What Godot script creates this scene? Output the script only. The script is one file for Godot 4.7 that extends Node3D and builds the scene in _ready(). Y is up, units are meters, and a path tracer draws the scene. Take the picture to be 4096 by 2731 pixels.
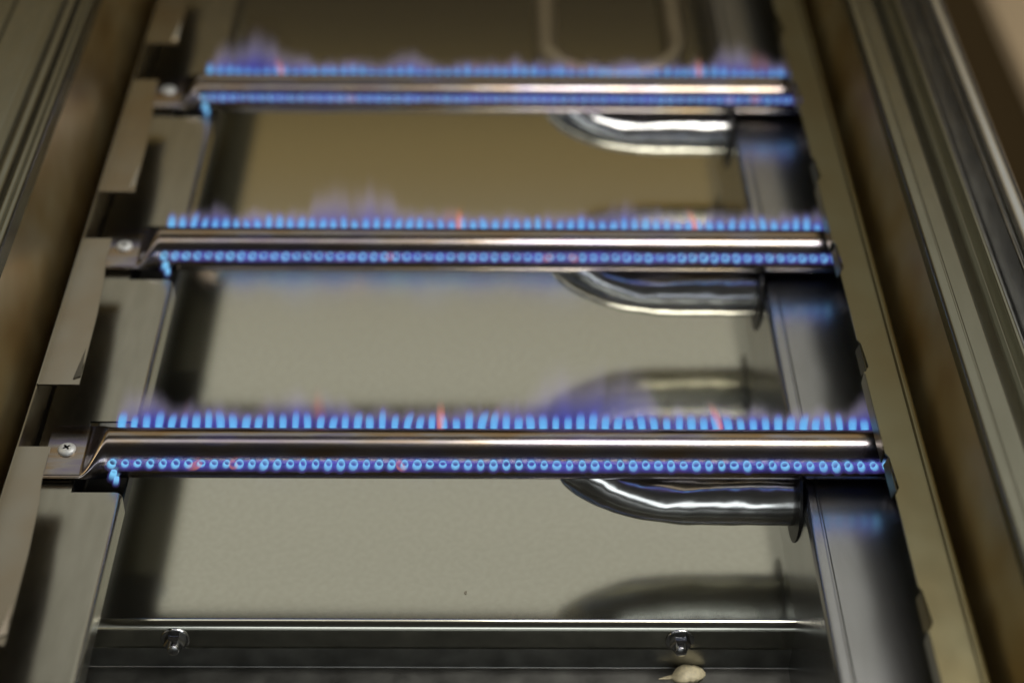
extends Node3D
# Gas burner tubes alight inside an open stainless cooker cabinet, seen close up. Units are metres.

const PITCH := 0.170          # burner to burner, along z
const R := 0.0122             # tube radius
const PORT_STEP := 0.00603
const PORTS := 62
const PORT_X0 := -0.1824
const PORT_ANGLE := 20.0
const RAIL_Y := -0.014
const TAB_RAIL_Y := -0.0036
const COVER_Y := 0.0195
const LEDGE_Y := 0.027
const FLOOR_Y := -0.065
const LIP_Z := 0.050
const FAR_Z := -0.62

var M := {}
var rng := RandomNumberGenerator.new()
var used := {}

# ---------------------------------------------------------------- mesh builder
class MB:
	var v := PackedVector3Array()
	var n := PackedVector3Array()
	var c := PackedColorArray()
	var colored := false

	func tri(a: Vector3, b: Vector3, d: Vector3, na: Vector3, nb: Vector3, nd: Vector3, ca := Color.WHITE, cb := Color.WHITE, cd := Color.WHITE) -> void:
		if (b - a).cross(d - a).dot(na + nb + nd) > 0.0:   # front faces run clockwise
			v.append_array([a, d, b]); n.append_array([na, nd, nb]); c.append_array([ca, cd, cb])
		else:
			v.append_array([a, b, d]); n.append_array([na, nb, nd]); c.append_array([ca, cb, cd])

	func quad(a: Vector3, b: Vector3, d: Vector3, e: Vector3, na: Vector3, nb: Vector3, nd: Vector3, ne: Vector3) -> void:
		tri(a, b, d, na, nb, nd)
		tri(a, d, e, na, nd, ne)

	func flat(a: Vector3, b: Vector3, d: Vector3, e: Vector3, out: Vector3) -> void:
		var k := (b - a).cross(d - a).normalized()
		if k.dot(out) < 0.0:
			k = -k
		quad(a, b, d, e, k, k, k, k)

	func box(lo: Vector3, hi: Vector3) -> void:
		var p := func(i: int, j: int, k: int) -> Vector3: return Vector3([lo.x, hi.x][i], [lo.y, hi.y][j], [lo.z, hi.z][k])
		flat(p.call(0, 0, 0), p.call(0, 1, 0), p.call(0, 1, 1), p.call(0, 0, 1), Vector3.LEFT)
		flat(p.call(1, 0, 0), p.call(1, 1, 0), p.call(1, 1, 1), p.call(1, 0, 1), Vector3.RIGHT)
		flat(p.call(0, 0, 0), p.call(1, 0, 0), p.call(1, 0, 1), p.call(0, 0, 1), Vector3.DOWN)
		flat(p.call(0, 1, 0), p.call(1, 1, 0), p.call(1, 1, 1), p.call(0, 1, 1), Vector3.UP)
		flat(p.call(0, 0, 0), p.call(1, 0, 0), p.call(1, 1, 0), p.call(0, 1, 0), Vector3.FORWARD)
		flat(p.call(0, 0, 1), p.call(1, 0, 1), p.call(1, 1, 1), p.call(0, 1, 1), Vector3.BACK)

	# rows of rings; normals by finite differences, turned away from each row's centre
	func grid(rows: Array, closed: bool, colors: Array = []) -> void:
		var rn := rows.size()
		var cn: int = rows[0].size()
		var nn := []
		for i in rn:
			var mid := Vector3.ZERO
			for p in rows[i]:
				mid += p
			mid /= cn
			var line := PackedVector3Array()
			for j in cn:
				var a: Vector3 = rows[maxi(i - 1, 0)][j]
				var b: Vector3 = rows[mini(i + 1, rn - 1)][j]
				var j0 := (j - 1 + cn) % cn if closed else maxi(j - 1, 0)
				var j1 := (j + 1) % cn if closed else mini(j + 1, cn - 1)
				var k: Vector3 = (b - a).cross(rows[i][j1] - rows[i][j0])
				if k.length_squared() < 1e-22:
					k = rows[i][j] - mid
				k = k.normalized()
				if closed and k.dot(rows[i][j] - mid) < 0.0:
					k = -k
				elif not closed and k.y < 0.0:
					k = -k
				line.append(k)
			nn.append(line)
		if colors.size():
			colored = true
		for i in rn - 1:
			for j in (cn if closed else cn - 1):
				var q := (j + 1) % cn
				var w := Color.WHITE
				var c0: Color = colors[i][j] if colored else w
				var c1: Color = colors[i + 1][j] if colored else w
				var c2: Color = colors[i + 1][q] if colored else w
				var c3: Color = colors[i][q] if colored else w
				tri(rows[i][j], rows[i + 1][j], rows[i + 1][q], nn[i][j], nn[i + 1][j], nn[i + 1][q], c0, c1, c2)
				tri(rows[i][j], rows[i + 1][q], rows[i][q], nn[i][j], nn[i + 1][q], nn[i][q], c0, c2, c3)

	func fan(ring: Array, out: Vector3) -> void:
		var mid := Vector3.ZERO
		for p in ring:
			mid += p
		mid /= ring.size()
		for j in ring.size():
			tri(mid, ring[j], ring[(j + 1) % ring.size()], out, out, out)

	# flat outline in (x, z), given thickness below y
	func plate(outline: PackedVector2Array, y: float, thick: float) -> void:
		var idx := Geometry2D.triangulate_polygon(outline)
		for t in range(0, idx.size(), 3):
			var p := [outline[idx[t]], outline[idx[t + 1]], outline[idx[t + 2]]]
			for side in 2:
				var h := y - thick * side
				var up := Vector3.UP if side == 0 else Vector3.DOWN
				tri(Vector3(p[0].x, h, p[0].y), Vector3(p[1].x, h, p[1].y), Vector3(p[2].x, h, p[2].y), up, up, up)
		var turn := -1.0 if Geometry2D.is_polygon_clockwise(outline) else 1.0
		for j in outline.size():
			var a := outline[j]
			var b := outline[(j + 1) % outline.size()]
			var o := (b - a).orthogonal() * -turn
			flat(Vector3(a.x, y, a.y), Vector3(b.x, y, b.y), Vector3(b.x, y - thick, b.y), Vector3(a.x, y - thick, a.y), Vector3(o.x, 0, o.y))

	# bent sheet: corner points (u, v) with bend radii, thickness t, run from w0 to w1 along "z" or "x"
	func sheet(pts: Array, t: float, w0: float, w1: float, axis := "z", steps := 1) -> void:
		var path := []      # [position, normal]
		var count := pts.size()
		for i in count:
			var p := Vector2(pts[i][0], pts[i][1])
			if i == 0 or i == count - 1:
				var q := Vector2(pts[1][0], pts[1][1]) if i == 0 else Vector2(pts[count - 2][0], pts[count - 2][1])
				var d := (q - p).normalized() if i == 0 else (p - q).normalized()
				path.append([p, Vector2(-d.y, d.x)])
				continue
			var a := Vector2(pts[i - 1][0], pts[i - 1][1])
			var b := Vector2(pts[i + 1][0], pts[i + 1][1])
			var d0 := (p - a).normalized()
			var d1 := (b - p).normalized()
			var n0 := Vector2(-d0.y, d0.x)
			var n1 := Vector2(-d1.y, d1.x)
			var ang := d0.angle_to(d1)
			var rad: float = pts[i][2] if pts[i].size() > 2 else 0.0
			if rad <= 0.0 or absf(ang) < 0.02:
				path.append([p, n0])
				path.append([p, n1])
				continue
			var cut := rad * tan(absf(ang) / 2.0)
			var s := p - d0 * cut
			var centre := s + n0 * rad * signf(ang)
			for k in 7:
				var nn := n0.rotated(ang * k / 6.0)
				path.append([centre - nn * rad * signf(ang), nn])
		var place := func(q: Vector2, w: float) -> Vector3: return Vector3(q.x, q.y, w) if axis == "z" else Vector3(w, q.y, q.x)
		for s in steps:
			var wa := lerpf(w0, w1, float(s) / steps)
			var wb := lerpf(w0, w1, float(s + 1) / steps)
			for i in path.size() - 1:
				var p0: Vector2 = path[i][0]
				var p1: Vector2 = path[i + 1][0]
				var m0: Vector2 = path[i][1]
				var m1: Vector2 = path[i + 1][1]
				if p0.distance_squared_to(p1) < 1e-14:
					continue
				for side in [1.0, -1.0]:
					var e0: Vector2 = p0 + m0 * t * 0.5 * side
					var e1: Vector2 = p1 + m1 * t * 0.5 * side
					var g0: Vector3 = place.call(m0 * side, 0.0)
					var g1: Vector3 = place.call(m1 * side, 0.0)
					quad(place.call(e0, wa), place.call(e1, wa), place.call(e1, wb), place.call(e0, wb), g0, g1, g1, g0)
		for e in [0, path.size() - 1]:
			var p: Vector2 = path[e][0]
			var m: Vector2 = path[e][1]
			var o: Vector3 = place.call(Vector2(-m.y, m.x) if e == 0 else Vector2(m.y, -m.x), 0.0)
			flat(place.call(p + m * t * 0.5, w0), place.call(p - m * t * 0.5, w0), place.call(p - m * t * 0.5, w1), place.call(p + m * t * 0.5, w1), o)
		for w in [w0, w1]:
			var o := Vector3(0, 0, -1.0 if w == w0 else 1.0) if axis == "z" else Vector3(-1.0 if w == w0 else 1.0, 0, 0)
			for i in path.size() - 1:
				var p0: Vector2 = path[i][0]
				var p1: Vector2 = path[i + 1][0]
				var h0: Vector2 = path[i][1] * t * 0.5
				var h1: Vector2 = path[i + 1][1] * t * 0.5
				if p0.distance_squared_to(p1) > 1e-14:
					flat(place.call(p0 + h0, w), place.call(p1 + h1, w), place.call(p1 - h1, w), place.call(p0 - h0, w), o)

	func done() -> ArrayMesh:
		var a := []
		a.resize(Mesh.ARRAY_MAX)
		a[Mesh.ARRAY_VERTEX] = v
		a[Mesh.ARRAY_NORMAL] = n
		if colored:
			a[Mesh.ARRAY_COLOR] = c
		var m := ArrayMesh.new()
		m.add_surface_from_arrays(Mesh.PRIMITIVE_TRIANGLES, a)
		return m

# ---------------------------------------------------------------- scene helpers
func numbered(called: String) -> String:
	var k: int = used.get(called, 0)
	used[called] = k + 1
	return called if k == 0 else "%s_%03d" % [called, k]

func thing(called: String, label: String, category: String, at := Vector3.ZERO, group := "") -> Node3D:
	var o := Node3D.new()
	o.name = numbered(called)
	add_child(o)
	o.position = at
	tag(o, label, category, group)
	return o

func tag(o: Node, label: String, category: String, group := "") -> void:
	o.set_meta("label", label)
	o.set_meta("category", category)
	if group:
		o.set_meta("group", group)

func obj(called: String, m, mat: Material, parent: Node = self, at := Vector3.ZERO, label := "") -> MeshInstance3D:
	var o := MeshInstance3D.new()
	o.name = called if parent != self else numbered(called)
	o.mesh = m.done() if m is MB else m
	o.material_override = mat
	o.position = at
	if label:
		o.set_meta("label", label)
	parent.add_child(o, true)
	return o

func noise_tex(seed_: int, freq: float, lo: Color, hi: Color, octaves := 4, normal := false, bump := 4.0) -> NoiseTexture2D:
	var f := FastNoiseLite.new()
	f.seed = seed_
	f.noise_type = FastNoiseLite.TYPE_SIMPLEX_SMOOTH
	f.frequency = freq
	f.fractal_octaves = octaves
	var t := NoiseTexture2D.new()
	t.width = 512
	t.height = 512
	t.seamless = true
	t.noise = f
	if normal:
		t.as_normal_map = true
		t.bump_strength = bump
	else:
		var g := Gradient.new()
		g.set_color(0, lo)
		g.set_color(1, hi)
		t.color_ramp = g
	return t

func metal(c: Color, rough: float, scale: Vector3, tint: Texture2D = null, wave: float = 0.0, rough_tex: Texture2D = null) -> StandardMaterial3D:
	var m := StandardMaterial3D.new()
	m.metallic = 1.0
	m.albedo_color = c.linear_to_srgb()
	m.roughness = rough
	m.uv1_triplanar = true
	m.uv1_world_triplanar = true
	m.uv1_scale = scale
	if rough_tex:
		m.roughness_texture = rough_tex
	if tint:
		m.albedo_texture = tint
	if wave > 0.0:
		m.normal_enabled = true
		m.normal_texture = M.wave_tex
		m.normal_scale = wave
	return m

func matte(c: Color, rough := 0.8) -> StandardMaterial3D:
	var m := StandardMaterial3D.new()
	m.albedo_color = c.linear_to_srgb()
	m.roughness = rough
	return m

func flame_material() -> StandardMaterial3D:
	var m := StandardMaterial3D.new()
	m.shading_mode = BaseMaterial3D.SHADING_MODE_UNSHADED
	m.vertex_color_use_as_albedo = true
	m.transparency = BaseMaterial3D.TRANSPARENCY_ALPHA
	m.cull_mode = BaseMaterial3D.CULL_DISABLED
	return m

func make_materials() -> void:
	M.wave_tex = noise_tex(11, 0.008, Color.BLACK, Color.WHITE, 2, true, 6.0)
	var brush := noise_tex(12, 0.03, Color(0.84, 0.84, 0.84), Color(1, 1, 1), 5)
	var blotch := noise_tex(13, 0.012, Color(0.8, 0.8, 0.8), Color(1, 1, 1), 5)
	var faint := noise_tex(16, 0.01, Color(0.93, 0.93, 0.92), Color(1, 1, 1), 5)
	var grain := noise_tex(18, 0.05, Color(0.965, 0.965, 0.96), Color(1, 1, 1), 5)
	var heat := noise_tex(14, 0.006, Color(0.86, 0.74, 0.56), Color(1.0, 0.97, 0.92), 3)
	var heat_soft := noise_tex(17, 0.006, Color(0.94, 0.88, 0.80), Color(1.0, 0.99, 0.97), 3)
	var heat_tube := noise_tex(15, 0.006, Color(0.84, 0.80, 0.97), Color(1.0, 0.82, 0.55), 4)
	heat_tube.color_ramp.add_point(0.45, Color(1.0, 0.98, 0.97))
	M.pan = metal(Color(0.60, 0.59, 0.50), 0.16, Vector3(8, 8, 8), grain, 0.0)
	M.rail = metal(Color(0.40, 0.385, 0.325), 0.24, Vector3(20, 20, 4), faint, 0.015, brush)
	M.rail_right = metal(Color(0.40, 0.405, 0.41), 0.26, Vector3(12, 12, 4), faint, 0.0)
	M.plate = metal(Color(0.37, 0.355, 0.315), 0.22, Vector3(6, 6, 5), heat_soft, 0.0, brush)
	M.wall = metal(Color(0.60, 0.55, 0.35), 0.40, Vector3(6, 6, 4), heat, 0.04, blotch)
	M.rim = metal(Color(0.30, 0.295, 0.235), 0.26, Vector3(10, 10, 3), faint, 0.0, brush)
	M.ledge = metal(Color(0.205, 0.196, 0.125), 0.34, Vector3(5, 5, 4), heat_soft, 0.0, brush)
	M.tube = metal(Color(0.36, 0.35, 0.355), 0.23, Vector3(6, 30, 30), heat_tube, 0.05, blotch)
	M.pipe = metal(Color(0.70, 0.70, 0.68), 0.19, Vector3(20, 20, 20), faint, 0.06)
	M.zinc = metal(Color(0.66, 0.68, 0.68), 0.45, Vector3(80, 80, 80), faint)
	M.zinc.metallic = 0.35
	M.bolt = metal(Color(0.72, 0.72, 0.72), 0.12, Vector3(80, 80, 80), blotch)
	M.brass = metal(Color(0.42, 0.35, 0.24), 0.45, Vector3(20, 20, 20), faint)
	M.gutter = metal(Color(0.60, 0.60, 0.60), 0.22, Vector3(6, 6, 6), blotch, 0.08)
	M.bright = metal(Color(0.74, 0.75, 0.76), 0.25, Vector3(10, 10, 3), faint, 0.0, brush)
	M.grease = metal(Color(0.42, 0.38, 0.30), 0.30, Vector3(60, 60, 60), blotch)
	M.galvanised = metal(Color(0.50, 0.50, 0.49), 0.6, Vector3(20, 20, 20), blotch)
	M.galvanised.metallic = 0.4
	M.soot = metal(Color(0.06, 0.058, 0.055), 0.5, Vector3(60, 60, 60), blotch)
	M.tray = metal(Color(0.40, 0.40, 0.37), 0.34, Vector3(8, 8, 8), blotch, 0.08, blotch)
	M.flame = flame_material()
	var cream := matte(Color(0.90, 0.80, 0.52), 0.5)
	cream.uv1_triplanar = true
	cream.uv1_scale = Vector3(60, 60, 60)
	cream.albedo_texture = blotch
	M.cream = cream
	M.black = matte(Color(0.012, 0.012, 0.012), 0.7)
	M.ceiling = matte(Color(0.68, 0.66, 0.60), 0.9)
	M.brown = matte(Color(0.040, 0.024, 0.008), 0.7)
	M.dark_wood = matte(Color(0.13, 0.080, 0.026), 0.7)
	M.amber = matte(Color(0.60, 0.40, 0.12), 0.7)
	M.hood = matte(Color(0.10, 0.095, 0.09), 0.8)
	M.pale_tan = matte(Color(0.85, 0.63, 0.27), 0.8)
	M.tan = matte(Color(0.60, 0.45, 0.28), 0.8)
	M.white = matte(Color(0.72, 0.72, 0.70), 0.6)
	var lamp := StandardMaterial3D.new()
	lamp.albedo_color = Color(0.9, 0.9, 0.88)
	lamp.emission_enabled = true
	lamp.emission = Color(1.0, 0.985, 0.96)
	lamp.emission_energy_multiplier = 5.0
	M.lamp = lamp
	var dim: StandardMaterial3D = lamp.duplicate()
	dim.emission_energy_multiplier = 0.4
	M.lamp_dim = dim
	var win := StandardMaterial3D.new()
	win.albedo_color = Color(0.9, 0.9, 0.9)
	win.emission_enabled = true
	win.emission = Color(0.95, 0.98, 1.0)
	win.emission_energy_multiplier = 1.6
	M.window = win

# ---------------------------------------------------------------- burner pieces
func on_tube(x: float, deg: float, r := R) -> Vector3:
	return Vector3(x, r * sin(deg_to_rad(deg)), r * cos(deg_to_rad(deg)))

func tube_mesh() -> MB:
	var m := MB.new()
	var x0 := PORT_X0 - PORT_STEP * 0.5
	var x1 := x0 + PORT_STEP * PORTS
	var nrm := func(p: Vector3) -> Vector3: return Vector3(0, p.y, p.z).normalized()
	# plain arcs between the port bands: top, then round the back underside
	for arc in [[34.0, 146.0, 14], [174.0, 366.0, 22]]:
		for k in arc[2]:
			var a0 := lerpf(arc[0], arc[1], float(k) / arc[2])
			var a1 := lerpf(arc[0], arc[1], float(k + 1) / arc[2])
			for s in 20:
				var xa := lerpf(x0, x1, s / 20.0)
				var xb := lerpf(x0, x1, (s + 1) / 20.0)
				var p := [on_tube(xa, a0), on_tube(xb, a0), on_tube(xb, a1), on_tube(xa, a1)]
				m.quad(p[0], p[1], p[2], p[3], nrm.call(p[0]), nrm.call(p[1]), nrm.call(p[2]), nrm.call(p[3]))
	# port bands: one cell per port, each with a real hole
	for side in 2:
		for k in PORTS:
			var cx := PORT_X0 + PORT_STEP * k
			var outer := []
			var inner := []
			var deep := []
			for j in 16:
				var a := TAU * j / 16.0
				var u := cos(a)
				var w := sin(a)
				var g := 1.0 / maxf(absf(u), absf(w))
				for e in [[outer, g * 0.5 * PORT_STEP, g * 14.0, R], [inner, 0.00105, 0.00105 / R * 180.0 / PI, R], [deep, 0.00105, 0.00105 / R * 180.0 / PI, R - 0.0011]]:
					var deg: float = PORT_ANGLE + w * e[2]
					e[0].append(on_tube(cx + u * e[1], deg if side == 0 else 180.0 - deg, e[3]))
			for j in 16:
				var q := (j + 1) % 16
				m.quad(outer[j], outer[q], inner[q], inner[j], nrm.call(outer[j]), nrm.call(outer[q]), nrm.call(inner[q]), nrm.call(inner[j]))
				var hole := on_tube(cx, PORT_ANGLE if side == 0 else 180.0 - PORT_ANGLE)
				m.quad(inner[j], inner[q], deep[q], deep[j], (hole - inner[j]).normalized(), (hole - inner[q]).normalized(), (hole - deep[q]).normalized(), (hole - deep[j]).normalized())
	# crimped ends: the round tube flattens to a tab
	for e in [[x0, -0.1985, -0.2165], [x1, 0.1985, 0.2055]]:
		var rows := []
		for i in 15:
			var s := i / 14.0
			var k := smoothstep(0.0, 1.0, s)
			var x := lerpf(e[0], e[1], s)
			rows.append(crimp_ring(x, lerpf(R, 0.0188, k), lerpf(R, 0.0013, k), lerpf(2.0, 5.0, k)))
		rows.append(crimp_ring(e[2], 0.0188, 0.0013, 5.0))
		m.grid(rows, true)
		m.fan(rows[-1], Vector3(signf(e[2]), 0, 0))
	return m

func crimp_ring(x: float, a: float, b: float, power: float) -> Array:
	var ring := []
	for j in 36:
		var t := TAU * j / 36.0
		ring.append(Vector3(x, b * signf(sin(t)) * pow(absf(sin(t)), 2.0 / power), a * signf(cos(t)) * pow(absf(cos(t)), 2.0 / power)))
	return ring

func elbow_mesh() -> MB:
	var m := MB.new()
	var f := FastNoiseLite.new()
	f.seed = 5
	f.frequency = 1.0
	var rows := []
	var steps := 44
	for i in steps + 1:
		var s := float(i) / steps
		var x: float
		var low: float
		if s < 0.66:
			var a := s / 0.66 * PI / 2.0
			x = 0.0295 + 0.078 * (1.0 - cos(a))
			low = -0.0085 - 0.0332 * sin(a)
		else:
			x = lerpf(0.1075, 0.1545, (s - 0.66) / 0.34)
			low = -0.0417
		var high := lerpf(0.004, -0.0133, smoothstep(0.03, 0.085, x))
		var wide := lerpf(0.0085, 0.0142, smoothstep(0.0295, 0.066, x))
		var ring := []
		for j in 40:
			var t := TAU * j / 40.0
			var wrinkle := 1.0 + 0.07 * f.get_noise_2d(s * 6.0, cos(t) * 1.6 + 3.0) * (1.0 - s * 0.5) * smoothstep(0.0, 0.15, s)
			ring.append(Vector3(x, (low + high) / 2.0 + sin(t) * (high - low) / 2.0 * wrinkle, cos(t) * wide * wrinkle))
		rows.append(ring)
	m.grid(rows, true)
	return m

func disc_mesh(r: float, thick: float) -> MB:
	var m := MB.new()
	var a := []
	var b := []
	for j in 48:
		var t := TAU * j / 48.0
		a.append(Vector3(-thick / 2, sin(t) * r, cos(t) * r))
		b.append(Vector3(thick / 2, sin(t) * r, cos(t) * r))
	m.fan(a, Vector3.LEFT)
	m.fan(b, Vector3.RIGHT)
	for j in 48:
		var q := (j + 1) % 48
		m.quad(a[j], a[q], b[q], b[j], a[j].normalized() * Vector3(0, 1, 1), a[q].normalized() * Vector3(0, 1, 1), b[q].normalized() * Vector3(0, 1, 1), b[j].normalized() * Vector3(0, 1, 1))
	return m

func screw_mesh() -> MB:
	var m := MB.new()
	var rows := []
	for i in 22:
		var s := i / 21.0
		var ring := []
		for j in 48:
			var t := TAU * j / 48.0 + 0.35
			var r := 0.0044 * s
			var h := 0.0022 * sqrt(maxf(0.0, 1.0 - pow(s, 3.2) * 0.86))
			var px := r * cos(t - 0.9)
			var pz := r * sin(t - 0.9)
			var cross_d := maxf(minf(0.00045 - absf(px), 0.0018 - absf(pz)), minf(0.00045 - absf(pz), 0.0018 - absf(px)))
			h -= clampf(cross_d / 0.0002, 0.0, 1.0) * 0.0013
			ring.append(Vector3(r * cos(t), h, r * sin(t)))
		rows.append(ring)
	var rim := []
	for p in rows[-1]:
		rim.append(Vector3(p.x, 0.0, p.z))
	rows.append(rim)
	m.grid(rows, true)
	for i in m.n.size():
		if m.n[i].y < 0.0:
			m.n[i] = -m.n[i]
	return m

# one jet: curved teardrop in nested shells; z_dir +1 near side, -1 far side
func jet_mesh(z_dir: float, length: float, rise: float, lean: float, r0: float, near: bool, warm := false) -> MB:
	var m := MB.new()
	var a := deg_to_rad(PORT_ANGLE)
	var d := Vector3(0, sin(a), cos(a) * z_dir)
	var shells: Array = [1.0, 0.82] if near else [1.0, 0.8, 0.58, 0.36]
	if not warm:
		shells.append(1.4)
	for sh: float in shells:
		var rows := []
		var cols := []
		for i in 9:
			var t := i / 8.0
			var p: Vector3 = d * length * t * (0.6 + 0.4 * sh) + Vector3(lean, rise, 0) * t * t * (0.6 + 0.4 * sh)
			var tangent := (d * length + Vector3(lean, rise, 0) * 2.0 * t).normalized()
			var side := Vector3.RIGHT
			var up := tangent.cross(side).normalized()
			var r: float = r0 * sh * (0.86 + 0.5 * t) * sqrt(maxf(0.0, 1.0 - pow(t, 3.0)))
			var ring := []
			var line := []
			var core := Color(0.15, 0.58, 0.95)
			var tip := Color(0.16, 0.16, 0.85)
			if near:
				core = Color(0.22, 0.66, 1.0)
			if sh > 1.0:
				core = Color(0.20, 0.17, 0.80)
				tip = Color(0.36, 0.24, 0.72)
			if warm:
				core = Color(1.0, 0.30, 0.12)
				tip = Color(0.9, 0.32, 0.22)
			var col := core.lerp(tip, smoothstep(0.6, 1.0, t))
			col.a = (0.92 * pow(1.0 - t, 2.2) + 0.015 if near else 0.28 * (1.0 - smoothstep(0.4, 1.05, t)) + 0.012)
			if sh > 1.0:
				col.a = 0.10 * (1.0 - smoothstep(0.3, 1.0, t))
			if warm:
				col.a = 0.16 * smoothstep(0.0, 0.2, t) * (1.0 - smoothstep(0.2, 1.0, t))
			for j in 10:
				var q := TAU * j / 10.0
				ring.append(p + side * cos(q) * r + up * sin(q) * r)
				line.append(col)
			rows.append(ring)
			cols.append(line)
		m.grid(rows, true, cols)
	return m

# violet mantle that joins a row of jets: leaf-shaped section swept along x, in nested shells
func mantle_mesh(z_dir: float, seed_: int, near: bool) -> MB:
	var m := MB.new()
	var f := FastNoiseLite.new()
	f.seed = seed_
	f.frequency = 1.0
	var a := deg_to_rad(PORT_ANGLE)
	var d := Vector3(0, sin(a), cos(a) * z_dir)
	var across := Vector3(0, cos(a), -sin(a) * z_dir)
	var x0 := PORT_X0 - 0.004
	var x1 := PORT_X0 + PORT_STEP * PORTS
	for sh: float in [1.0, 0.72, 0.45]:
		var rows := []
		var cols := []
		var steps := 190
		for i in steps + 1:
			var s := float(i) / steps
			var x := lerpf(x0, x1, s)
			var big := maxf(0.0, f.get_noise_2d(x * 11.0, 1.0 + seed_) + 0.02)
			var fine := f.get_noise_2d(x * 70.0, 7.0)
			var ends := smoothstep(0.0, 0.03, s) * smoothstep(1.0, 0.97, s)
			var length: float = (0.012 + 0.004 * fine + (0.004 if near else 0.010) * big) * lerpf(0.5, 1.0, ends)
			var rise: float = ((0.003 if near else 0.006) + (0.008 if near else 0.040) * pow(big, 1.2) + 0.002 * fine) * lerpf(0.3, 1.0, ends)
			var lean := 0.006 * f.get_noise_2d(x * 18.0, 33.0)
			var warmth := clampf(f.get_noise_2d(x * 34.0, 51.0) * 3.0 - 1.1, 0.0, 1.0)
			var ring := []
			var line := []
			for j in 16:
				var q := TAU * j / 16.0
				var t := (1.0 - cos(q)) / 2.0
				var side := sin(q)
				var wide: float = (0.0028 + 0.0016 * big) * sh
				var p: Vector3 = Vector3(x + lean * t * t, 0, 0) + d * length * t * (0.55 + 0.45 * sh) + Vector3(0, rise * t * t * (0.55 + 0.45 * sh), 0) + across * side * wide
				ring.append(p)
				var col := Color(0.10, 0.11, 0.70).lerp(Color(0.46, 0.41, 0.54) if not near else Color(0.3, 0.18, 0.55), smoothstep(0.3, 0.8, t)).lerp(Color(0.9, 0.3, 0.25), warmth * smoothstep(0.25, 0.7, t))
				col.a = (0.20 * (1.0 - smoothstep(0.15, 1.0, t)) if near else 0.095 * smoothstep(0.0, 0.2, t) * (1.0 - smoothstep(0.55, 1.0, t))) * (0.72 + 0.5 * fine) * ends
				line.append(col)
			rows.append(ring)
			cols.append(line)
		m.grid(rows, true, cols)
	return m

func burner(k: int, label: String, jets: Dictionary) -> void:
	var z := -PITCH * k
	var sway := FastNoiseLite.new()
	sway.seed = 77
	sway.frequency = 1.0
	var b := thing("burner_tube", label, "gas burner", Vector3(0, 0, z), "gas burner tubes in a row")
	obj("tube", jets.tube, M.tube, b)
	obj("inlet_elbow", jets.elbow, M.pipe, b)
	obj("air_shutter", jets.disc, M.soot, b, Vector3(0.1466, -0.0275, 0))
	obj("screw", jets.screw, M.zinc, b, Vector3(-0.2068, 0.0013, 0))
	for side in 2:
		var zd := 1.0 if side == 0 else -1.0
		for p in PORTS:
			var at := on_tube(PORT_X0 + PORT_STEP * p, PORT_ANGLE if side == 0 else 180.0 - PORT_ANGLE, R + 0.0003)
			var pick: Array = jets.near if side == 0 else jets.far
			var drift := sway.get_noise_2d(p * 0.16, k * 9.0 + side * 4.0) * 0.5 + 0.5
			var o := obj("flame_jet", pick[clampi(int(drift * pick.size() + rng.randf_range(-1.4, 1.4)), 0, pick.size() - 1)], M.flame, b, at)
			var tall := 1.0 + 0.26 * sway.get_noise_2d(p * 0.22 + 40.0, k * 5.0 + side * 7.0) + rng.randf_range(-0.12, 0.12)
			o.scale = Vector3(rng.randf_range(0.85, 1.12), tall, tall)
		obj("flame_mantle", mantle_mesh(zd, 40 + k * 7 + side * 3, side == 0), M.flame, b, on_tube(0, PORT_ANGLE if side == 0 else 180.0 - PORT_ANGLE))
	for q in 2:      # carry-over jets that run down the left end
		var low := 25.0 + 24.0 * q
		var o := obj("flame_jet", jets.near[q + 3], M.flame, b, on_tube(PORT_X0 + 0.0004 * q, PORT_ANGLE - low, R + 0.0002))
		o.rotation.x = deg_to_rad(low)
		o.scale = Vector3.ONE * (0.85 - 0.2 * q)
	for w in 5:
		var near := w % 2 == 0
		obj("ember_flame", jets.warm[w % jets.warm.size()] if near else jets.warm_far[w % jets.warm_far.size()], M.flame, b, on_tube(rng.randf_range(-0.17, 0.17), PORT_ANGLE if near else 180.0 - PORT_ANGLE))
	for q in 4:
		var l := OmniLight3D.new()
		l.name = "flame_light"
		l.light_color = Color(0.45, 0.6, 1.0)
		l.light_energy = 0.000015
		l.light_size = 0.014
		l.omni_range = 4.0
		l.omni_attenuation = 2.0
		l.shadow_enabled = true
		l.position = Vector3(-0.135 + 0.09 * q, 0.020, 0.0)
		b.add_child(l, true)

func lamp(at: Vector3, size: Vector3, label: String, down: float, glow: Material) -> void:
	var m := MB.new()
	m.box(-size / 2, size / 2)
	var o := thing("ceiling_lamp", label, "lamp", at)
	obj("diffuser", m, glow, o)
	for d in [[-1.0, down]]:
		var l := AreaLight3D.new()
		l.name = "lamp_light"
		l.area_size = Vector2(size.x, size.z)
		l.light_energy = d[1]
		l.light_color = Color(1.0, 0.98, 0.95)
		l.area_range = 12.0
		l.area_attenuation = 2.0
		l.shadow_enabled = true
		o.add_child(l, true)
		l.position = Vector3(0, d[0] * (size.y / 2 + 0.004), 0)
		l.rotation.x = -PI / 2 if d[0] < 0.0 else PI / 2

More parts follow.
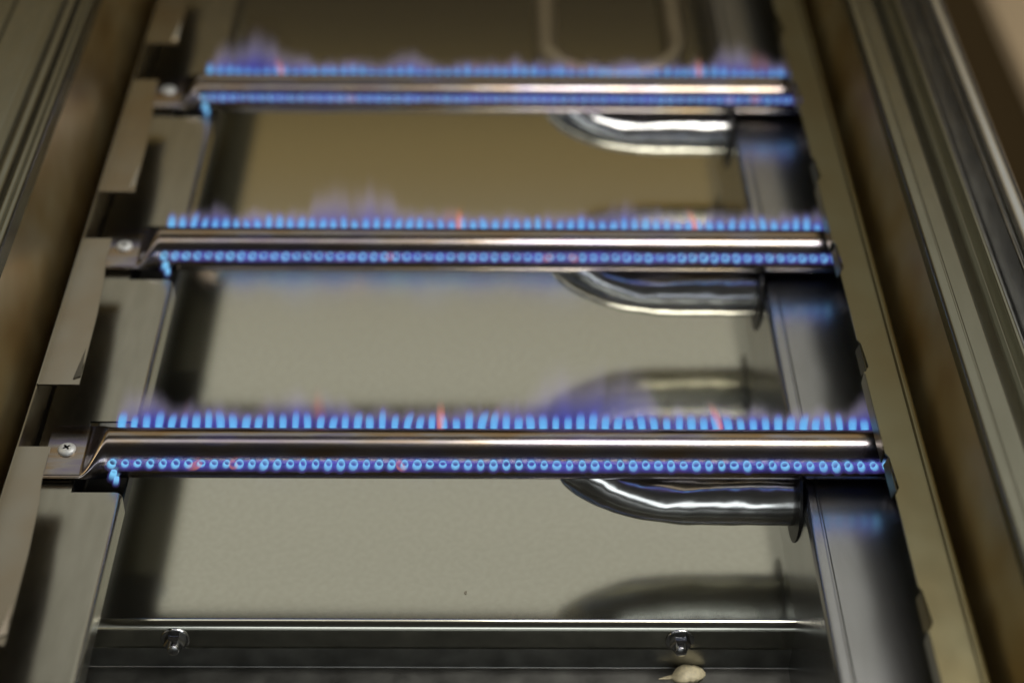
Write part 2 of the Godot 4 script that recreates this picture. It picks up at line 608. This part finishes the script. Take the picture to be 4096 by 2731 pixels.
# ---------------------------------------------------------------- build
func _ready() -> void:
	rng.seed = 20
	# camera
	var cam := Camera3D.new()
	cam.name = "camera"
	cam.transform = Transform3D(Basis(Vector3(0.99995897, 0.00815702, 0.00393884), Vector3(-0.00399984, 0.78776765, -0.61595952), Vector3(-0.00812729, 0.61591849, 0.78776796)), Vector3(0, 0.5855, 0.66096))
	cam.fov = 21.15
	cam.near = 0.05
	cam.far = 60.0
	var lens := CameraAttributesPhysical.new()
	lens.frustum_focal_length = 64.27
	lens.frustum_focus_distance = 0.872
	lens.frustum_near = 0.05
	lens.frustum_far = 60.0
	lens.exposure_aperture = 3.6
	cam.attributes = lens
	add_child(cam)
	cam.current = true
	# surroundings and exposure
	var we := WorldEnvironment.new()
	we.name = "surroundings"
	var env := Environment.new()
	env.background_mode = Environment.BG_COLOR
	env.background_color = Color(0.52, 0.51, 0.455).linear_to_srgb()
	env.tonemap_mode = Environment.TONE_MAPPER_LINEAR
	env.tonemap_exposure = 1.0
	env.sdfgi_enabled = true
	env.ssao_enabled = true
	env.ssil_enabled = true
	we.environment = env
	add_child(we)
	make_materials()
	# lamps and what the metal mirrors
	lamp(Vector3(0.46, 0.66, -0.07), Vector3(0.9, 0.04, 0.16), "white strip lamp hanging above the right half of the burners", 0.4, M.lamp)
	lamp(Vector3(-0.44, 0.66, -0.07), Vector3(0.88, 0.04, 0.16), "dim strip lamp hanging above the left half of the burners", 0.035, M.lamp_dim)
	bright_window()
	room()
	cabinet()
	rails()
	# burners
	var jets := {"near": [], "far": [], "warm": [], "warm_far": []}
	jets.tube = tube_mesh().done()
	jets.elbow = elbow_mesh().done()
	jets.disc = disc_mesh(0.0225, 0.0014).done()
	jets.screw = screw_mesh().done()
	for i in 12:
		var lean := lerpf(-1.0, 1.0, i / 11.0)
		jets.near.append(jet_mesh(1.0, rng.randf_range(0.006, 0.009), rng.randf_range(0.0, 0.002), lean * 0.0016, 0.0020, true).done())
		jets.far.append(jet_mesh(-1.0, rng.randf_range(0.0080, 0.0102), rng.randf_range(0.0012, 0.0035), lean * 0.0034, 0.0019, false).done())
	for i in 3:
		jets.warm.append(jet_mesh(1.0, 0.012, rng.randf_range(0.001, 0.006), rng.randf_range(-0.005, 0.005), 0.0020, true, true).done())
		jets.warm_far.append(jet_mesh(-1.0, 0.013, rng.randf_range(0.004, 0.009), rng.randf_range(-0.006, 0.006), 0.0022, false, true).done())
	burner(0, "nearest lit burner tube with sharp blue flame rings and a cross-head screw", jets)
	burner(1, "middle lit burner tube between the nearest and the blurred far one", jets)
	burner(2, "blurred lit burner tube farthest back in view", jets)
	scraps()

func bright_window() -> void:
	var o := thing("bright_window", "wide low window behind the viewer that the burner pipes mirror", "window", Vector3(1.1, 0.50, 3.9))
	var m := MB.new()
	m.box(Vector3(-1.9, -0.50, -0.02), Vector3(1.9, 0.55, 0.02))
	obj("pane", m, M.window, o)
	var l := AreaLight3D.new()
	l.name = "window_light"
	l.area_size = Vector2(3.8, 1.05)
	l.light_energy = 0.6
	l.light_color = Color(0.95, 0.97, 1.0)
	l.area_range = 12.0
	l.area_attenuation = 2.0
	l.shadow_enabled = true
	o.add_child(l, true)
	l.position = Vector3(0, 0.02, -0.03)

func room() -> void:
	var w := MB.new()
	w.box(Vector3(-4, -0.95, -3.5), Vector3(4, 1.68, -3.4))
	obj("back_wall", w, M.brown).set_meta("kind", "structure")
	w = MB.new()
	w.box(Vector3(-4, 1.68, -3.5), Vector3(4, 1.84, -3.38))
	obj("wall_beam", w, M.pale_tan).set_meta("kind", "structure")
	w = MB.new()
	w.box(Vector3(-4, 1.84, -3.5), Vector3(4, 2.16, -3.4))
	obj("back_wall", w, M.amber).set_meta("kind", "structure")
	var c := MB.new()
	c.box(Vector3(-4, 1.6, -1.1), Vector3(4, 1.7, 4))
	c.box(Vector3(-4, -0.9, 4), Vector3(4, 1.6, 4.1))
	obj("ceiling", c, M.hood).set_meta("kind", "structure")
	var f := MB.new()
	f.box(Vector3(-4, -0.95, -3.4), Vector3(4, -0.9, 4))
	obj("floor", f, M.brown).set_meta("kind", "structure")

func cabinet() -> void:
	# left wall with its folded rim
	var l := thing("left_cabinet_wall", "polished steel wall with a ribbed rim along the left edge", "cabinet wall")
	var m := MB.new()
	m.sheet([[-0.2425, 0.0600], [-0.2425, 0.0725, 0.002], [-0.2490, 0.0690, 0.003], [-0.2525, 0.0750, 0.004], [-0.2580, 0.0735, 0.003], [-0.2610, 0.0690, 0.002], [-0.2660, 0.0715, 0.002], [-0.2870, 0.0722, 0.001], [-0.2870, 0.0640]], 0.001, FAR_Z, 0.30)
	obj("folded_rim", m, M.rim, l)
	m = MB.new()
	m.sheet([[-0.2300, -0.10], [-0.2300, 0.004, 0.004], [-0.2425, 0.0600]], 0.001, FAR_Z, 0.30, "z", 6)
	obj("wall_sheet", m, M.wall, l)
	m = MB.new()
	m.sheet([[-0.2882, 0.062], [-0.2882, 0.0722, 0.001], [-0.40, 0.0740]], 0.001, FAR_Z, 0.30)
	obj("outer_sheet", m, M.rim, l)
	# right wall with its folded rim
	var r := thing("right_cabinet_wall", "golden brown steel wall with a grooved rim along the right edge", "cabinet wall")
	m = MB.new()
	m.sheet([[0.2440, 0.0540], [0.2430, 0.0660, 0.0006], [0.2418, 0.0658, 0.0006], [0.2400, 0.0575, 0.001], [0.2366, 0.0580, 0.001], [0.2345, 0.0600, 0.001], [0.2275, 0.0640, 0.001], [0.2190, 0.0644, 0.0008], [0.2187, 0.0650, 0.0003], [0.2184, 0.0644, 0.0008], [0.2135, 0.0642, 0.002], [0.2135, 0.0560]], 0.001, FAR_Z, 0.30)
	obj("folded_rim", m, M.rim, r)
	m = MB.new()
	m.sheet([[0.2135, 0.0560], [0.2022, 0.012, 0.004], [0.2022, -0.10]], 0.001, FAR_Z, 0.30, "z", 6)
	obj("wall_sheet", m, M.wall, r)
	# outside the rim: gutter sheet and rounded outer edge
	var g := thing("outer_side_panel", "grey side panel with a bright rounded edge outside the right rim", "panel")
	m = MB.new()
	m.sheet([[0.2446, 0.040], [0.2446, 0.030, 0.002], [0.2620, 0.030, 0.002], [0.2620, 0.0560, 0.001], [0.2690, 0.0560, 0.001], [0.2690, -0.30]], 0.001, FAR_Z, 0.30)
	obj("gutter_sheet", m, M.gutter, g)
	m = MB.new()
	var rows := []
	for z in [FAR_Z, 0.30]:
		var ring := []
		for j in 32:
			var t := TAU * j / 32.0
			ring.append(Vector3(0.2645 + cos(t) * 0.0054, 0.0660 + sin(t) * 0.0054, z))
		rows.append(ring)
	m.grid(rows, true)
	m.fan(rows[1], Vector3.BACK)
	obj("edge_rod", m, M.bright, g)
	# pan under the burners
	var p := thing("bottom_pan", "brushed steel pan under the burners with a bright front lip", "pan")
	m = MB.new()
	m.sheet([[FAR_Z, FLOOR_Y], [LIP_Z + 0.001, FLOOR_Y, 0.0042], [LIP_Z + 0.0015, -0.0800]], 0.001, -0.2250, 0.1452, "x", 8)
	obj("pan_sheet", m, M.pan, p)
	for x in [-0.1554, 0.0893]:
		var at := Vector3(x, -0.0742, LIP_Z + 0.0015)
		var b := obj("bolt", hex_mesh(), M.bolt, p, at)
		obj("washer", round_mesh(0.0070, 0.0, 0.0011), M.bolt, b)
		obj("stud", round_mesh(0.0029, 0.0052, 0.0086), M.bolt, b)
	for q in [[-0.015, 0.030, 0.0014]]:
		var spot := PackedVector2Array()
		for j in 14:
			var t0 := TAU * j / 14.0
			var rr: float = q[2] * rng.randf_range(0.55, 1.0)
			spot.append(Vector2(q[0] + cos(t0) * rr * 0.55, q[1] + sin(t0) * rr))
		m = MB.new()
		m.plate(spot, FLOOR_Y + 0.00068, 0.0001)
		obj("grease_spot", m, M.grease, p)
	var t := thing("lower_tray", "dark glossy tray below the front lip of the pan", "tray")
	m = MB.new()
	m.sheet([[LIP_Z + 0.0022, -0.0800], [LIP_Z + 0.0030, -0.0930, 0.0010], [0.30, -0.0935]], 0.001, -0.2250, 0.1446, "x", 4)
	obj("tray_sheet", m, M.tray, t)

func hex_mesh() -> MB:
	var m := MB.new()
	for j in 6:
		var a := TAU * j / 6.0
		var b := TAU * (j + 1) / 6.0
		var r := 0.0052
		var p := Vector3(cos(a) * r, sin(a) * r, 0.001)
		var q := Vector3(cos(b) * r, sin(b) * r, 0.001)
		var up := Vector3(0, 0, 0.0036)
		m.flat(p, q, q + up, p + up, p + q)
		var p2 := Vector3(p.x * 0.86, p.y * 0.86, 0.0054)
		var q2 := Vector3(q.x * 0.86, q.y * 0.86, 0.0054)
		m.flat(p + up, q + up, q2, p2, Vector3(p.x + q.x, p.y + q.y, 0.01))
		m.tri(Vector3(0, 0, 0.0054), p2, q2, Vector3.BACK, Vector3.BACK, Vector3.BACK)
	return m

func round_mesh(r: float, z0: float, z1: float) -> MB:
	var m := MB.new()
	var rows := []
	for e in [[r, z0], [r, lerpf(z0, z1, 0.75)], [r * 0.93, z1], [0.0001, z1 + 0.0001]]:
		var ring := []
		for j in 28:
			var t := TAU * j / 28.0
			ring.append(Vector3(cos(t) * e[0], sin(t) * e[0], e[1]))
		rows.append(ring)
	m.grid(rows, true)
	return m

func rails() -> void:
	# left rail on which the burner tabs rest, cut away under each tube
	var l := thing("left_support_rail", "steel rail with a rounded inner edge under the left burner ends", "rail")
	var prof := [[-0.2225, TAB_RAIL_Y], [-0.1775, TAB_RAIL_Y, 0.0028], [-0.1775, -0.0160]]
	for k in range(0, 4):
		var zb := -PITCH * k
		var z0 := zb + 0.0250
		var z1 := zb + PITCH - 0.0265
		if k == 3:
			z0 = FAR_Z
			z1 = -PITCH * 2 - 0.0265
		var m := MB.new()
		m.sheet(prof, 0.0011, z0, z1)
		obj("rail_top", m, M.rail, l)
	for k in range(-1, 3):
		var zb := -PITCH * k
		var m := MB.new()
		m.sheet([[-0.2225, TAB_RAIL_Y], [-0.2008, TAB_RAIL_Y]], 0.0011, zb - 0.0265, zb + 0.0250)
		obj("notch_bridge", m, M.rail, l)
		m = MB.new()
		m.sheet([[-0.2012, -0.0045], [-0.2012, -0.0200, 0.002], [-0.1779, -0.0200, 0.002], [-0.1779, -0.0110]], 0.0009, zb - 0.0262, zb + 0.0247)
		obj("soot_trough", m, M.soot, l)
	var sk := MB.new()
	sk.sheet([[-0.2020, -0.0210], [-0.2020, -0.0640]], 0.0009, FAR_Z, 0.30)
	obj("side_skirt", sk, M.galvanised, l)
	# carry-over channel beside it: cover plates between the burners, cut away at each tab
	var c := thing("carry_over_channel", "folded channel of pale brownish cover plates along the left wall", "channel")
	var m := MB.new()
	m.sheet([[-0.2243, -0.030], [-0.2243, 0.0186]], 0.0008, FAR_Z, 0.30)
	obj("outer_flange", m, M.plate, c)
	for k in range(-1, 4):
		var zb := -PITCH * k
		if k < 3:
			var z0 := zb - PITCH + 0.0180
			var z1 := zb - 0.0277
			m = MB.new()
			m.plate(PackedVector2Array([Vector2(-0.2238, z0), Vector2(-0.2085, z0), Vector2(-0.2081, z0 + 0.022), Vector2(-0.2062, z0 + 0.038), Vector2(-0.2046, z0 + 0.070), Vector2(-0.2036, z1), Vector2(-0.2236, z1)]), COVER_Y, 0.0009)
			m.sheet([[-0.2241, COVER_Y - 0.007], [-0.2239, COVER_Y]], 0.0009, z0 + 0.0005, z1 - 0.0005)
			var pl := obj("cover_plate", m, M.plate, c)
			m = MB.new()
			var tab := [Vector3(-0.2072, COVER_Y + 0.0003, z1 - 0.004), Vector3(-0.2037, COVER_Y + 0.0003, z1 - 0.006), Vector3(-0.2041, COVER_Y + 0.0032, z1 - 0.024)]
			var face: Vector3 = (tab[1] - tab[0]).cross(tab[2] - tab[0]).normalized()
			for side in [0.5, -0.5]:
				var push: Vector3 = face * side * 0.0006
				m.tri(tab[0] + push, tab[1] + push, tab[2] + push, face * side, face * side, face * side)
			for j in 3:
				var e0: Vector3 = tab[j]
				var e1: Vector3 = tab[(j + 1) % 3]
				m.flat(e0 + face * 0.0003, e1 + face * 0.0003, e1 - face * 0.0003, e0 - face * 0.0003, e0 + e1 - tab[0] - tab[1] * 0.5 - tab[2] * 0.5)
			obj("corner_tab", m, M.plate, pl)
		m = MB.new()
		m.plate(PackedVector2Array([Vector2(-0.2215, zb - 0.0362), Vector2(-0.2130, zb - 0.0200), Vector2(-0.2015, zb - 0.0200), Vector2(-0.2015, zb + 0.0188), Vector2(-0.2215, zb + 0.0188)]), -0.0015, 0.0012)
		obj("tab_bracket", m, M.plate, c)
	# right rail: closed duct with a ridged inner edge
	var r := thing("right_support_rail", "dark glossy steel duct with a worn bright edge right of the pan", "rail")
	m = MB.new()
	m.sheet([[0.1438, -0.1000], [0.1482, -0.0175, 0.002], [0.1494, RAIL_Y, 0.0020], [0.1538, -0.0139, 0.0008], [0.1543, -0.0131, 0.0005], [0.1549, -0.0139, 0.0008], [0.1990, RAIL_Y]], 0.0011, FAR_Z, 0.30)
	obj("duct_sheet", m, M.rail_right, r)
	# right ledge with notches and bent tabs
	var g := thing("right_ledge", "golden heat-tinted ledge with notched edge along the right wall", "ledge")
	var out := PackedVector2Array()
	out.append(Vector2(0.1980, 0.30))
	out.append(Vector2(0.1793, 0.30))
	var cuts := []
	for k in range(-1, 4):
		for s in [[0.1380, 0.1140], [0.0555, 0.0290]]:
			if -PITCH * k + s[0] < 0.29:
				cuts.append([-PITCH * k + s[0], -PITCH * k + s[1]])
	for s in cuts:
		out.append(Vector2(0.1793, s[0] + 0.002))
		out.append(Vector2(0.1818, s[0] - 0.003))
		out.append(Vector2(0.1808, s[1] + 0.003))
		out.append(Vector2(0.1794, s[1]))
	out.append(Vector2(0.1793, FAR_Z))
	out.append(Vector2(0.1980, FAR_Z))
	m = MB.new()
	m.plate(out, LEDGE_Y, 0.0010)
	obj("ledge_top", m, M.ledge, g)
	m = MB.new()
	m.sheet([[0.1955, LEDGE_Y + 0.0003, 0.0], [0.1962, LEDGE_Y + 0.0010, 0.0004], [0.1986, LEDGE_Y + 0.0007, 0.0016], [0.1994, -0.030]], 0.0008, FAR_Z, 0.30)
	obj("back_fold", m, M.ledge, g)
	for s in cuts:
		m = MB.new()
		m.sheet([[0.1808, LEDGE_Y - 0.0012], [0.1792, LEDGE_Y - 0.0060]], 0.0008, s[1] + 0.002, s[0] - 0.002)
		obj("bent_tab", m, M.ledge, g)
	for k in range(-1, 4):
		m = MB.new()
		m.sheet([[0.1796, LEDGE_Y - 0.0010], [0.1792, LEDGE_Y - 0.0085]], 0.0008, -PITCH * k - 0.032, -PITCH * k + 0.026)
		obj("front_fold", m, M.ledge, g)

func scraps() -> void:
	var m := MB.new()
	var rows := []
	var f := FastNoiseLite.new()
	f.seed = 3
	f.frequency = 1.0
	for i in 15:
		var s := i / 14.0
		var ring := []
		var w := 0.0012 * sin(PI * minf(s * 1.6, 1.0)) + 0.0052 * sqrt(maxf(0.0, 1.0 - pow((s - 0.66) / 0.345, 2.0)))  + 0.0002
		for j in 20:
			var t := TAU * j / 20.0
			var k := 1.0 + 0.30 * f.get_noise_2d(s * 5.0, cos(t) * 1.8) + 0.10 * f.get_noise_2d(s * 22.0, t * 4.0)
			ring.append(Vector3(lerpf(-0.0125, 0.0105, s), w * 0.42 * sin(t) * k + w * 0.32, w * cos(t) * k - 0.003 * s))
		rows.append(ring)
	m.grid(rows, true)
	var o := obj("crumb", m, M.cream, self, Vector3(0.0920, -0.0925, 0.0605))
	tag(o, "cream coloured crumb lying on the dark tray under the right bolt", "crumb")
	var path := []
	for i in 41:
		var s := i / 40.0
		if s < 0.3:
			path.append(Vector3(0.034, -0.052, lerpf(FAR_Z, -0.500, s / 0.3)))
		elif s > 0.7:
			path.append(Vector3(0.128, -0.052, lerpf(-0.500, FAR_Z, (s - 0.7) / 0.3)))
		else:
			var q := (s - 0.3) / 0.4 * PI
			path.append(Vector3(0.081 - cos(q) * 0.047, -0.052, -0.500 + sin(q) * 0.047))
	m = MB.new()
	rows = []
	for i in 41:
		var d: Vector3 = (path[mini(i + 1, 40)] - path[maxi(i - 1, 0)]).normalized()
		var side := d.cross(Vector3.UP).normalized()
		var ring := []
		for j in 16:
			var t := TAU * j / 16.0
			ring.append(path[i] + side * cos(t) * 0.0074 + Vector3.UP * sin(t) * 0.0074)
		rows.append(ring)
	m.grid(rows, true)
	var loop := obj("bent_tube", m, M.brass, self)
	tag(loop, "pale blurred U-shaped tube lying at the far end of the pan", "tube")
	var k := thing("side_table", "dark brown table with a tan top blurred in the top right corner", "table", Vector3(0.512, -0.9, -0.3))
	var b := MB.new()
	b.box(Vector3(0, 0.58, -1.6), Vector3(0.6, 0.60, 1.2))
	obj("table_top", b, M.tan, k)
	b = MB.new()
	b.box(Vector3(0.02, 0, -1.58), Vector3(0.58, 0.58, 1.18))
	obj("table_body", b, M.dark_wood, k)
